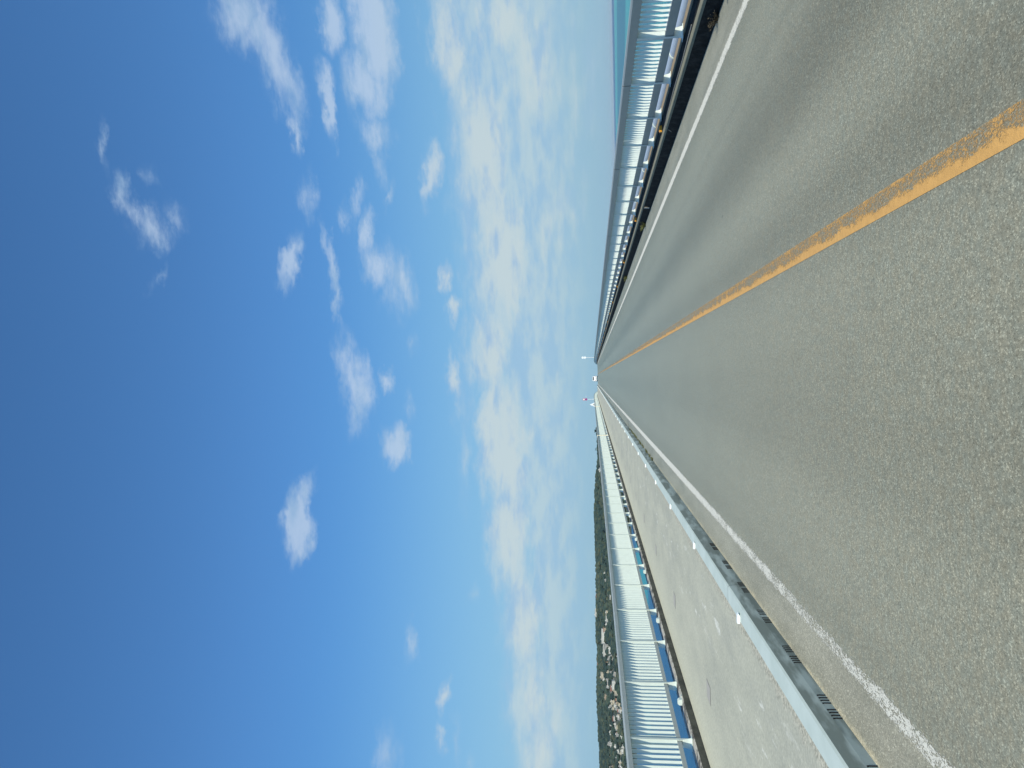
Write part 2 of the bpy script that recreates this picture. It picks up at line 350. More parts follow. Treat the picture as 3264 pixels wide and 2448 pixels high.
def white_metal(name, col, rust=0.0):
    n = mat(name)
    a = n.noise(n.pos, 5, 5, 0.65)
    c = n.mix(n.smooth(a, 0.3, 0.7), C3(*[k * 0.93 for k in col]), C3(*col))
    st = n.smooth(n.noise(n.scale(n.pos, (6, 6, 1.2)), 3.0, 6, 0.7), 0.60, 0.72)
    c = n.mix(n.math('MULTIPLY', st, 0.28), c, C3(0.38, 0.36, 0.30))
    if rust:
        c = n.mix(n.math('MULTIPLY', n.smooth(n.noise(n.pos, 9, 6, 0.7), 0.5, 0.62), rust), c, C3(0.34, 0.17, 0.06))
    n.l.new(c, n.b.inputs['Base Color']); n.b.inputs['Roughness'].default_value = 0.45
    return n.m

A = asphalt_mat()
PW_L = paint_mat("worn_white_paint", (0.74, 0.72, 0.61), 'left')
PW_R = paint_mat("white_road_paint", (0.76, 0.74, 0.63), 'right')
PY = paint_mat("yellow_road_paint", (0.72, 0.40, 0.115), 'yellow')
SW = sidewalk_mat(); KM = kerb_mat(); BK = black_kerb_mat(); RK = rail_kerb_mat()
WORN = simple("worn_concrete_edge", (0.22, 0.215, 0.155), 0.9, var=0.35, sc_=14)
LEDGEC = simple("brown_concrete_ledge", (0.30, 0.235, 0.15), 0.9, var=0.35, sc_=6)  # uneven brown concrete for the outer strip of the kerb top
CONC = simple("grey_concrete", (0.36, 0.35, 0.32), 0.9, var=0.15, sc_=1.5)
WM = white_metal("white_painted_metal", (0.69, 0.765, 0.71))
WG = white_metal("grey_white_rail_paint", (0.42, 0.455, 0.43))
WGD = white_metal("shade_darkened_rail_paint", (0.37, 0.40, 0.37))  # darker copy of the rail paint: sea-side rails' shade put into the colour
WY = white_metal("yellowed_metal", (0.90, 0.84, 0.66), 0.15)
PIPE = simple("blue_grey_pipe_paint", (0.42, 0.50, 0.62), 0.5, var=0.15, sc_=8)
WMR = white_metal("white_bar_paint", (0.78, 0.84, 0.79))
REFW = simple("white_reflector", (0.92, 0.94, 0.92), 0.3, var=0.03)
REFO = simple("amber_reflector", (0.85, 0.36, 0.03), 0.3, var=0.1)
SLOT = simple("drain_slot_dark", (0.008, 0.009, 0.009), 0.9, var=0.1)
RING = simple('cover_frame', (0.25, 0.245, 0.21), 0.9)
COVER = simple("utility_cover_concrete", (0.40, 0.385, 0.34), 0.9, var=0.15, sc_=10)
SEAL = simple("dark_joint_filler", (0.14, 0.145, 0.13), 0.9)
CARW = simple("white_car_paint", (0.86, 0.87, 0.87), 0.25, var=0.02)
GLASS = simple("dark_window_glass", (0.02, 0.03, 0.028), 0.08, var=0.1)
TYRE = simple("black_rubber", (0.02, 0.02, 0.02), 0.85)
RIM = simple("wheel_metal", (0.5, 0.5, 0.5), 0.35, 0.8)
REDL = simple("red_lamp_plastic", (0.30, 0.02, 0.02), 0.3)
SIGNR = simple("sign_red", (0.62, 0.03, 0.05), 0.4, var=0.05)
SIGNB = simple("sign_blue", (0.04, 0.06, 0.42), 0.4, var=0.05)
SIGNW = simple("sign_white", (0.86, 0.88, 0.88), 0.4, var=0.03)
EMB = simple("sign_brown_emblem", (0.42, 0.40, 0.33), 0.6)
HW = simple("house_white_render", (0.60, 0.595, 0.55), 0.9, var=0.1, sc_=0.3)
HC = simple("house_cream_render", (0.52, 0.47, 0.36), 0.9, var=0.1, sc_=0.3)
HG = simple("house_grey_concrete", (0.36, 0.36, 0.34), 0.9, var=0.15, sc_=0.3)
HR = simple("red_roof_tiles", (0.27, 0.13, 0.09), 0.9, var=0.2, sc_=0.5)
HO = simple("house_orange_render", (0.42, 0.34, 0.25), 0.9, var=0.1, sc_=0.3)
WIN = simple("dark_house_windows", (0.05, 0.06, 0.07), 0.3)
GREY = simple("number_plate_grey", (0.6, 0.6, 0.58), 0.5)

# ------------------------------------------------------------------ mesh helpers
col = sc.collection
class MB:
    def __init__(s): s.v = []; s.f = []; s.mi = []
    def quad(s, *p, m=0):
        i = len(s.v); s.v += [tuple(q) for q in p]; s.f.append(tuple(range(i, i + len(p)))); s.mi.append(m)
    def box(s, x0, x1, y0, y1, z0, z1, m=0, dz=0.0):
        """dz: height gained along y (bridge slope)"""
        i = len(s.v)
        s.v += [(x0, y0, z0), (x1, y0, z0), (x1, y1, z0 + dz), (x0, y1, z0 + dz), (x0, y0, z1), (x1, y0, z1), (x1, y1, z1 + dz), (x0, y1, z1 + dz)]
        for f in ((3, 2, 1, 0), (4, 5, 6, 7), (0, 1, 5, 4), (1, 2, 6, 5), (2, 3, 7, 6), (3, 0, 4, 7)):
            s.f.append(tuple(i + k for k in f)); s.mi.append(m)
    def tube(s, pts, r, seg=8, m=0, cap=True):
        rs = r if isinstance(r, (list, tuple)) else [r] * len(pts)
        base = len(s.v)
        for k, p in enumerate(pts):
            p = Vector(p); a = Vector(pts[max(k - 1, 0)]); b = Vector(pts[min(k + 1, len(pts) - 1)])
            d = (b - a).normalized(); u = d.cross(Vector((0, 0, 1)))
            if u.length < 1e-3: u = Vector((1, 0, 0))
            u.normalize(); w_ = d.cross(u)
            for j in range(seg):
                t_ = 2 * math.pi * j / seg
                s.v.append(tuple(p + u * math.cos(t_) * rs[k] + w_ * math.sin(t_) * rs[k]))
        for k in range(len(pts) - 1):
            for j in range(seg):
                j2 = (j + 1) % seg
                s.f.append((base + k * seg + j, base + k * seg + j2, base + (k + 1) * seg + j2, base + (k + 1) * seg + j)); s.mi.append(m)
        if cap:
            s.f.append(tuple(base + j for j in range(seg))[::-1]); s.mi.append(m)
            e = base + (len(pts) - 1) * seg
            s.f.append(tuple(e + j for j in range(seg))); s.mi.append(m)
    def prism(s, prof, axis, a0, a1, m=0):
        """extrude a closed 2-D outline; axis 'x': (y,z) outline, axis 'y': (x,z) outline"""
        n_ = len(prof); i = len(s.v)
        for a in (a0, a1):
            for (p, q) in prof: s.v.append((a, p, q) if axis == 'x' else (p, a, q))
        for k in range(n_):
            k2 = (k + 1) % n_
            s.f.append((i + k, i + k2, i + n_ + k2, i + n_ + k)); s.mi.append(m)
        s.f.append(tuple(i + k for k in range(n_))[::-1]); s.mi.append(m)
        s.f.append(tuple(i + n_ + k for k in range(n_))); s.mi.append(m)
    def build(s, name, mats, parent=None, off=None, smooth=False, bevel=0.0):
        me = bpy.data.meshes.new(name)
        if off is None and parent is not None: off = wloc(parent)
        o_ = off or Vector((0, 0, 0))
        me.from_pydata([(x - o_[0], y - o_[1], z - o_[2]) for x, y, z in s.v], [], s.f)
        if not isinstance(mats, (list, tuple)): mats = [mats]
        for m_ in mats: me.materials.append(m_)
        me.polygons.foreach_set('material_index', s.mi)
        if smooth: me.polygons.foreach_set('use_smooth', [True] * len(s.f))
        me.validate(); me.update()
        import bmesh
        bm = bmesh.new(); bm.from_mesh(me); bmesh.ops.recalc_face_normals(bm, faces=bm.faces); bm.to_mesh(me); bm.free()
        ob = bpy.data.objects.new(name, me); col.objects.link(ob)
        if parent is not None: ob.parent = parent
        elif off is not None: ob.location = off
        if bevel:
            b = ob.modifiers.new('bevel', 'BEVEL'); b.width = bevel; b.segments = 2; b.limit_method = 'ANGLE'
        return ob
def wloc(o):
    l = Vector(o.location); p = o.parent
    while p: l = l + Vector(p.location); p = p.parent
    return l
def tag(o, label=None, cat=None, group=None, kind=None):
    if label: o['label'] = label
    if cat: o['category'] = cat
    if group: o['group'] = group
    if kind: o['kind'] = kind
    return o
def empty(name, loc, rz=0.0):
    o = bpy.data.objects.new(name, None); col.objects.link(o); o.location = loc; o.rotation_euler = (0, 0, rz); o.empty_display_size = 0.3
    return o
def child_copy(src, parent, loc):
    c = src.copy(); col.objects.link(c); c.parent = parent; c.location = loc
    return c

# ------------------------------------------------------------------ the line of the bridge
G = 86.0 / F; S0 = 250.0; RC = 3100.0; S1 = S0 + 0.062 * RC
def zr(s):
    if s <= S0: return G * s
    if s <= S1: return G * s - (s - S0) ** 2 / (2 * RC)
    return G * S1 - (S1 - S0) ** 2 / (2 * RC) + (G - (S1 - S0) / RC) * (s - S1)
def stations(a, b):
    st = [a]; s = a
    while s < b:
        s += 12.5 if s < 235 else 4.0
        st.append(min(s, b))
    return st
END = 620.0; START = -25.0
def sweep(mb, prof, a=START, b=END, closed=True, m=0, st=None):
    st = st or stations(a, b); n_ = len(prof); i = len(mb.v)
    for s in st:
        for (x, z) in prof: mb.v.append((x, s, zr(s) + z))
    for k in range(len(st) - 1):
        for j in range(n_ if closed else n_ - 1):
            j2 = (j + 1) % n_
            mb.f.append((i + k * n_ + j, i + k * n_ + j2, i + (k + 1) * n_ + j2, i + (k + 1) * n_ + j)); mb.mi.append(m)
    if closed:
        mb.f.append(tuple(i + j for j in range(n_))[::-1]); mb.mi.append(m)
        e = i + (len(st) - 1) * n_
        mb.f.append(tuple(e + j for j in range(n_))); mb.mi.append(m)
    return mb
def rect(x0, x1, z0, z1): return [(x0, z0), (x1, z0), (x1, z1), (x0, z1)]

# road sheet and markings
road = sweep(MB(), [(4.62, 0.0), (-2.50, 0.0)], closed=False).build('road', A); tag(road, kind='structure')
road['label'] = 'grey asphalt two-lane bridge road'
ln = sweep(MB(), [(3.93 + .075, .0025), (3.93 - .075, .0025)], closed=False).build('edge_line', PW_R, road); ln['label'] = 'crisp white edge line by the black kerb'
ln = sweep(MB(), [(-1.98 + .075, .0025), (-1.98 - .075, .0025)], closed=False).build('edge_line', PW_L, road); ln['label'] = 'worn broken white edge line by the footway kerb'
sweep(MB(), [(1.050, .0025), (0.895, .0025)], closed=False).build('centre_line', PY, road)
jm = MB(); jm.quad((-2.42, 41.6, zr(41.6) + .006), (-2.06, 42.3, zr(42.3) + .006), (-2.06, 42.45, zr(42.45) + .006), (-2.42, 41.85, zr(41.85) + .006))
jm.build('tar_joint', SEAL, road)
side = sweep(MB(), [(-2.637, 0.155), (-5.54, 0.15)], closed=False).build('sidewalk', SW); tag(side, kind='structure')
for k in range(12):
    s = 12.4 + 5.05 * k; x = -4.48; z = zr(s) + 0.15
    m_ = MB()
    gx, gy, e = 0.13, 0.20, 0.012
    z1 = z + 0.003
    dz = G
    def q(x0, x1, y0, y1, zz, mi): m_.quad((x0, y0, zz + (y0 - s) * dz), (x1, y0, zz + (y0 - s) * dz), (x1, y1, zz + (y1 - s) * dz), (x0, y1, zz + (y1 - s) * dz), m=mi)
    q(x - gx, x + gx, s - gy, s + gy, z1, 0); q(x - gx + e, x + gx - e, s - gy + e * 2, s + gy - e * 2, z1 + .0025, 1)
    m_.build('utility_cover', [RING, COVER], side)

# bridge body under the road
bridge = tag(empty('bridge', (0, 0, -18.3)), 'grey concrete bridge deck and girder carrying the road over the sea', 'bridge')
sweep(MB(), [(-5.95, -0.45), (5.75, -0.45), (5.75, 0.03), (5.0, 0.03), (4.9, -0.02), (-2.48, -0.02), (-2.5, 0.10), (-5.5, 0.10), (-5.95, 0.1)]).build('deck_slab', CONC, bridge)
sweep(MB(), [(-3.0, -2.6), (3.0, -2.6), (3.6, -0.46), (-3.6, -0.46)]).build('girder', CONC, bridge)
for s in (40, 110, 180, 250, 320, 390, 460, 530):
    mb = MB(); mb.box(-2.2, 2.2, s - 1.2, s + 1.2, -24, zr(s) - 2.61); mb.box(-3.2, 3.2, s - 1.5, s + 1.5, zr(s) - 3.4, zr(s) - 2.63)
    mb.build('pier', CONC, bridge)

# kerb between the road and the footway, with drain slots and reflectors
kerb = tag(empty('kerb', (-2.55, 0, 0)), 'low pale grey-blue concrete kerb between road and footway with drain slots and white reflectors', 'kerb')
sweep(MB(), [(-2.43, -0.01), (-2.43, 0.07), (-2.443, 0.172), (-2.458, 0.186), (-2.628, 0.186), (-2.636, 0.178), (-2.636, -0.01)]).build('kerb_block', KM, kerb)
def slot_group(s):
    m_ = MB()
    for g_ in (0.0, 0.285):
        for k in range(4):
            y0 = s - 0.45 + g_ + k * 0.053
            z0 = zr(y0)
            m_.box(-2.433, -2.424, y0, y0 + 0.008, z0 + 0.004, z0 + 0.060)
            m_.box(-2.433, -2.424, y0 - 0.008, y0 + 0.008, z0 + 0.0605, z0 + 0.066)
    return m_
for k in range(9):
    if k < 8: slot_group(4.33 + 1.19 * k).build('drain_slots', SLOT, kerb)
for k in range(-1, 60):
    s = 9.4 + 4.0 * k; z = zr(s) + 0.1862
    m_ = MB(); x0, x1 = -2.65, -2.54
    i = len(m_.v)
    m_.prism([(x0, z), (x1 - .03, z), (x1, z + .02), (x1 - .03, z + 0.03), (x0, z + 0.03)], 'y', s - .035, s + .035)
    m_.build('reflector', REFW, kerb, bevel=0.0)

# kerb carrying the footway railing
pk = tag(empty('parapet_kerb', (-5.7, 0, 0.1)), 'stained concrete upstand under the white footway railing with a dark inner face', 'kerb')
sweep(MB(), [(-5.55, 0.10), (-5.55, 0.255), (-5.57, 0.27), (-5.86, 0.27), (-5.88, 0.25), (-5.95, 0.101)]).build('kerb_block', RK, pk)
for k in range(40):
    s = 10.1 + 5.0 * k; z = zr(s) + 0.27
    m_ = MB(); m_.prism([(-5.68, z), (-5.58, z), (-5.585, z + .05), (-5.61, z + .075), (-5.66, z + .075), (-5.68, z + .05)], 'y', s - .05, s + .06)
    m_.prism([(-5.70, z + .002), (-5.56, z + .002), (-5.56, z + .012), (-5.70, z + .012)], 'y', s + .065, s + .16)
    m_.build('white_fitting', WM, pk)

# mouldy kerb on the far side of the oncoming lane
bk = tag(empty('black_kerb', (4.8, 0, 0)), 'black mould-covered concrete kerb under the sea-side railing of the oncoming lane', 'kerb')
sweep(MB(), [(4.575, -0.01), (4.60, 0.20), (4.61, 0.212), (5.03, 0.235), (5.03, 0.0)]).build('kerb_block', BK, bk)
sweep(MB(), [(4.599, 0.2), (4.606, 0.236), (4.62, 0.243), (4.70, 0.246), (4.70, 0.215), (4.62, 0.205)]).build('worn_edge', WORN, bk)['label'] = 'pale worn top edge of the kerb'
sweep(MB(), [(5.033, 0.0), (5.033, 0.242), (5.04, 0.25), (5.23, 0.25), (5.23, 0.0)]).build('outer_ledge', LEDGEC, bk)
for k in range(20):
    s = 17.3 + 9.8 * k; z = zr(s) + 0.225
    m_ = MB(); m_.prism([(4.80, z), (4.93, z), (4.925, z + .04), (4.90, z + .055), (4.83, z + .055), (4.805, z + .04)], 'y', s - .045, s + .045)
    r_ = m_.build('reflector', REFO, bk)
m_ = MB(); s = 23.8; z = zr(s)
m_.prism([(4.576, z + .05), (4.584, z + .185), (4.572, z + .185), (4.564, z + .05)], 'y', s - .12, s + .05); m_.build('marker_plate', COVER, bk)
m_ = MB(); m_.tube([(4.77, 12.0, zr(12) + .25), (4.72, 13.2, zr(13.2) + .252), (4.74, 14.6, zr(14.6) + .25), (4.70, 15.9, zr(15.9) + .252), (4.62, 16.3, zr(16.3) + .25), (4.585, 16.5, zr(16.5) + .12)], 0.006, 6)
m_.build('cable', COVER, bk)

# ------------------------------------------------------------------ railings
def railing(side, x, pitch, first, zb, low, topz, nb, rwd, toph, lowh, label, dep, wmat):
    """side -1/+1; H-section posts, flat upright bars, box top rail and lower rail"""
    root = tag(empty('bridge_railing', (x, 0, zb)), label, 'railing')
    inn = -side  # direction towards the road
    t0, t1 = topz - toph, topz
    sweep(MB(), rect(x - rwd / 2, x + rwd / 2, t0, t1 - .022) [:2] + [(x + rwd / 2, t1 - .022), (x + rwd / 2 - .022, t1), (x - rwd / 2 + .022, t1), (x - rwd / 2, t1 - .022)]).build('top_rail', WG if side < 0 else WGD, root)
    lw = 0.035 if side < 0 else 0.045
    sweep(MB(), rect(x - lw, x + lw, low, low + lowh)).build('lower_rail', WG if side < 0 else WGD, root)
    def post_mesh(mb, s, zz):
        d = dep / 2
        # web (seen broadside by traffic) and two flanges
        zt, zl = zz + t0 - zb + 0.001, zz + low - zb
        mb.box(x - d + .008, x + d - .008, s - .005, s + .005, zz, zt)
        for e in (-1, 1):
            xa = x + e * (d - .004)
            mb.box(xa - .004, xa + .004, s - .032, s + .032, zz, zt)
        # wider foot under the lower rail and base plate
        mb.prism([(x - d - .03, zz + .012), (x + d + .03, zz + .012), (x + d + .006, zz + (low - zb) * .9), (x - d - .006, zz + (low - zb) * .9)], 'y', s - .034, s - .018)
        mb.box(x - d - .045, x + d + .045, s - .09, s + .09, zz + .001, zz + .013)
    bw = 0.029 if side < 0 else 0.018
    bars_h0, bars_h1 = low + lowh - .001, t0 + .001
    def bars(mb, s, n_=nb, p=pitch):
        for k in range(1, n_):
            y = s + p * k / n_; zz = zr(y)
            mb.box(x - bw, x + bw, y - .006, y + .006, zz + bars_h0, zz + bars_h1)
    npost = int((470 - first) / pitch)
    pm = MB(); post_mesh(pm, 0, 0)
    proto = pm.build('post', wmat, root, off=Vector((x, 0, 0)))
    bp = MB()
    for k in range(1, nb):
        y = pitch * k / nb; bp.box(x - bw, x + bw, y - .006, y + .006, G * y + bars_h0 - zb, G * y + bars_h1 - zb)
    bproto = bp.build('baluster_panel', wmat, root, off=Vector((x, 0, 0)))
    start = 0
    rest = MB(); restb = MB()
    near = 0
    for k in range(npost):
        s = first + pitch * k
        if s > S0 or near >= 98:
            post_mesh(rest, s, zr(s) + zb); bars(restb, s)
        else:
            if near == 0:
                proto.location = (0, s, zr(s)); bproto.location = (0, s, zr(s))
            else:
                child_copy(proto, root, (0, s, zr(s))); child_copy(bproto, root, (0, s, zr(s)))
            near += 1
    rp = rest.build('post', wmat, root); rp['kind'] = 'stuff'
    rb = restb.build('baluster_panel', wmat, root); rb['kind'] = 'stuff'
    return root
lrail = railing(-1, -5.70, 2.5, 13.57 - 7.5, 0.27, 0.438, 1.306, 14, 0.12, 0.085, 0.065,
    'white metal footway railing with upright flat bars, in front of the green hills and town', 0.11, WM)
rrail = railing(1, 5.08, 2.0, 13.05 - 6.0, 0.25, 0.39, 1.07, 12, 0.11, 0.144, 0.125,
    'white metal railing above the black kerb, turquoise sea showing between its bars', 0.12, WMR)
# expansion joints of the footway railing: a broad yellowed sleeve
for s in (84.0, 167.5, 232.0):
    z = zr(s); m_ = MB()
    m_.box(-5.80, -5.60, s - .16, s + .16, z + .285, z + 1.32); m_.box(-5.83, -5.57, s - .22, s + .22, z + .272, z + .35)
    m_.build('joint_sleeve', WY, lrail, bevel=.01)
# thin dark joint lines on the near top rail of the sea side
for s in (15.1, 21.1, 31.0, 41.0):
    z = zr(s); m_ = MB(); m_.box(5.020, 5.026, s - .006, s + .006, z + .925, z + 1.07); m_.build('rail_joint', SEAL, rrail)

# service pipe along the outside
pipe = tag(empty('service_pipe', (5.45, 0, 0.15)), 'blue-grey service pipe running along the outside of the sea-side railing', 'pipe')
m_ = MB(); m_.tube([(5.40, s, zr(s) + .19) for s in stations(START, 420)], 0.105, 16); m_.build('pipe_run', PIPE, pipe, smooth=True)
def strap(s):
    m_ = MB(); z = zr(s) + .19; n_ = 10
    for k in range(n_):
        a0, a1 = math.pi * (k / n_) * 1.1 - .15, math.pi * ((k + 1) / n_) * 1.1 - .15
        for (y0, y1) in ((s - .03, s + .03),):
            p = [(5.40 + .116 * math.cos(a), z + .116 * math.sin(a)) for a in (a0, a1)]; q_ = [(5.40 + .104 * math.cos(a), z + .104 * math.sin(a)) for a in (a0, a1)]
            m_.prism([p[0], p[1], q_[1], q_[0]], 'y', y0, y1)
    return m_
s = 14.7
while s < 90:
    strap(s).build('strap', WM, pipe); s += 4.0
for k in range(30):
    s = 9 + 6 * k; m_ = MB(); m_.box(5.31, 5.43, s - .05, s + .05, zr(s) - .1, zr(s) + .085); m_.build('pipe_support', CONC, pipe)

# ------------------------------------------------------------------ weeds
WEED = simple("dry_brown_weed", (0.06, 0.05, 0.03), 0.9, var=0.4, sc_=20)
WEEDG = simple("yellow_green_weed", (0.15, 0.16, 0.05), 0.9, var=0.4, sc_=20)
FLOW = simple("orange_flower", (0.60, 0.20, 0.08), 0.8)
def weed(x, s, zb, h, nblade, spread, m, label, group=None, lean=(0, 0), flower=False, sy=1.0):
    root = tag(empty('weed', (x, s, zb)), label, 'plant', group)
    mb = MB()
    for k in range(nblade):
        a = rnd.uniform(0, 2 * math.pi); L = h * rnd.uniform(.5, 1.1); o = rnd.uniform(0, .25) * spread
        bx, by = x + math.cos(a) * o, s + math.sin(a) * o * sy
        dx, dy = math.cos(a) * spread * rnd.uniform(.3, 1) + lean[0] * L, math.sin(a) * spread * sy * rnd.uniform(.3, 1) + lean[1] * L
        pts = [Vector((bx + dx * t_ ** 1.3, by + dy * t_, zb - .01 + L * (t_ - .25 * t_ * t_))) for t_ in (0, .35, .7, 1)]
        mb.tube(pts, [.0035, .003, .0025, .001], 4)
        for j in range(7):
            t_ = rnd.uniform(.2, 1); p = pts[0].lerp(pts[3], t_) ; p.z = zb - .01 + L * (t_ - .25 * t_ * t_); r_ = rnd.uniform(.010, .024)
            d = Vector((rnd.uniform(-1, 1), rnd.uniform(-1, 1), rnd.uniform(-.3, .8))).normalized() * r_
            e = d.cross(Vector((rnd.uniform(-1, 1), rnd.uniform(-1, 1), 1))).normalized() * r_ * .45
            mb.quad(p, p + d * .6 + e, p + d * 1.6, p + d * .6 - e)
    mb.build('foliage', m, root)
    if flower:
        f_ = MB(); c = Vector((x - .06, s, zb + h * .9))
        for k in range(9):
            a = 2 * math.pi * k / 9
            f_.quad(c, c + Vector((math.cos(a - .3) * .03, math.sin(a - .3) * .03, .01)), c + Vector((math.cos(a) * .045, math.sin(a) * .045, .014)), c + Vector((math.cos(a + .3) * .03, math.sin(a + .3) * .03, .01)))
        f_.build('flower', FLOW, root)
    return root
weed(4.55, 10.35, zr(10.3), .20, 26, .13, WEED, 'withered brown weed with an orange bloom in front of the black kerb', flower=True, sy=1.5)
weed(4.54, 11.3, zr(11.3), .17, 34, .12, WEED, 'dry brown sprawling weed against the black kerb, second from the viewer', sy=1.8)
weed(4.54, 26.2, zr(26.2), .22, 60, .18, WEEDG, 'yellow-green bushy weed growing against the black kerb', sy=1.6)
weed(4.54, 39.8, zr(39.8), .22, 50, .20, WEEDG, 'farthest weed clump against the black kerb', sy=1.6)
for k in range(16):
    s = 25.5 + k * .95 + rnd.uniform(-.3, .3)
    weed(-2.41, s, zr(s), rnd.uniform(.05, .09), 16, .09, WEEDG, 'small yellow-green weed tuft at the foot of the grey-blue kerb', 'weed tufts along the footway kerb', sy=3)

# ------------------------------------------------------------------ signs at the crest
def disc(mb, x, y, z, r, th=.02, m=0, seg=28):
    mb.prism([(x + r * math.cos(2 * math.pi * k / seg), z + r * math.sin(2 * math.pi * k / seg)) for k in range(seg)], 'y', y - th / 2, y + th / 2, m=m)
def sign_post(x, s, zb, h, label, kinds, rad=.30, px=0.0):
    z = zr(s) + zb
    root = tag(empty('traffic_sign', (x, s, z)), label, 'sign')
    m_ = MB(); m_.tube([(x, s, z), (x, s, z + h)], .065, 12); m_.tube([(x, s, z), (x, s, z + .04)], .10, 12); m_.build('pole', SIGNW, root, smooth=False)
    zz = z + h - rad
    for kd in kinds:
        m_ = MB()
        if kd == 'back':
            disc(m_, x + px, s - .06, zz, rad); ob = m_.build('sign_plate', SIGNW, root); ob['label'] = 'plain white round plate'
        elif kd == 'limit':
            disc(m_, x + px, s - .065, zz, rad, .02); disc(m_, x + px, s - .082, zz, rad * .72, .012, 1)
            ob = m_.build('sign_plate', [SIGNR, SIGNW], root); ob['label'] = 'round white plate with a red rim'
        else:
            disc(m_, x + px, s - .065, zz, rad, .02); disc(m_, x + px, s - .082, zz, rad * .76, .012, 1)
            q_ = rad * .6
            m_.prism([(x + px - q_ - .03, zz + q_ - .03), (x + px - q_ + .03, zz + q_ + .03), (x + px + q_ + .03, zz - q_ + .03), (x + px + q_ - .03, zz - q_ - .03)], 'y', s - .098, s - .09, m=0)
            ob = m_.build('sign_plate', [SIGNR, SIGNB], root); ob['label'] = 'round blue plate with a red rim and slash'
        zz -= rad * 2.03
    return root
sign_post(5.32, 231, .25, 4.15, 'two plain white round plates on a white pole beyond the sea-side railing', ('back', 'back'), .31)
sign_post(-5.99, 237, .20, 4.15, 'red-rimmed round sign over a blue and red one on a white pole', ('limit', 'noparking'), .31)
# thin pole with a small head
x, s = -5.99, 268; z = zr(s) + .2
root = tag(empty('thin_pole', (x, s, z)), 'thin pale pole with a tiny white head, just past the blue and red round sign', 'pole')
m_ = MB(); m_.tube([(x, s, z), (x, s, z + 3.4)], .035, 8); m_.build('pole', PIPE, root)
m_ = MB(); m_.tube([(x, s, z + 3.4), (x + .1, s, z + 3.55)], .03, 8); m_.box(x + .02, x + .30, s - .08, s + .08, z + 3.52, z + 3.62); m_.build('head', SIGNW, root)
# triangular board
x, s = -5.98, 190; z = zr(s) + .2
root = tag(empty('triangular_sign', (x, s, z)), 'white triangular board with a pale brown emblem rising above the footway railing', 'sign')
m_ = MB(); m_.tube([(x, s, z), (x, s, z + 2.0)], .04, 8); m_.build('pole', SIGNW, root)
m_ = MB(); zt = z + 2.12; zb_ = z + 1.0
m_.prism([(x - .46, zb_ + .05), (x - .42, zb_), (x + .42, zb_), (x + .46, zb_ + .05), (x + .06, zt - .06), (x, zt), (x - .06, zt - .06)], 'y', s - .075, s - .05)
m_.build('board', SIGNW, root)
m_ = MB(); m_.prism([(x - .2, zb_ + .12), (x + .2, zb_ + .12), (x + .12, zb_ + .34), (x, zb_ + .44), (x - .12, zb_ + .34)], 'y', s - .085, s - .076); m_.build('emblem', EMB, root)

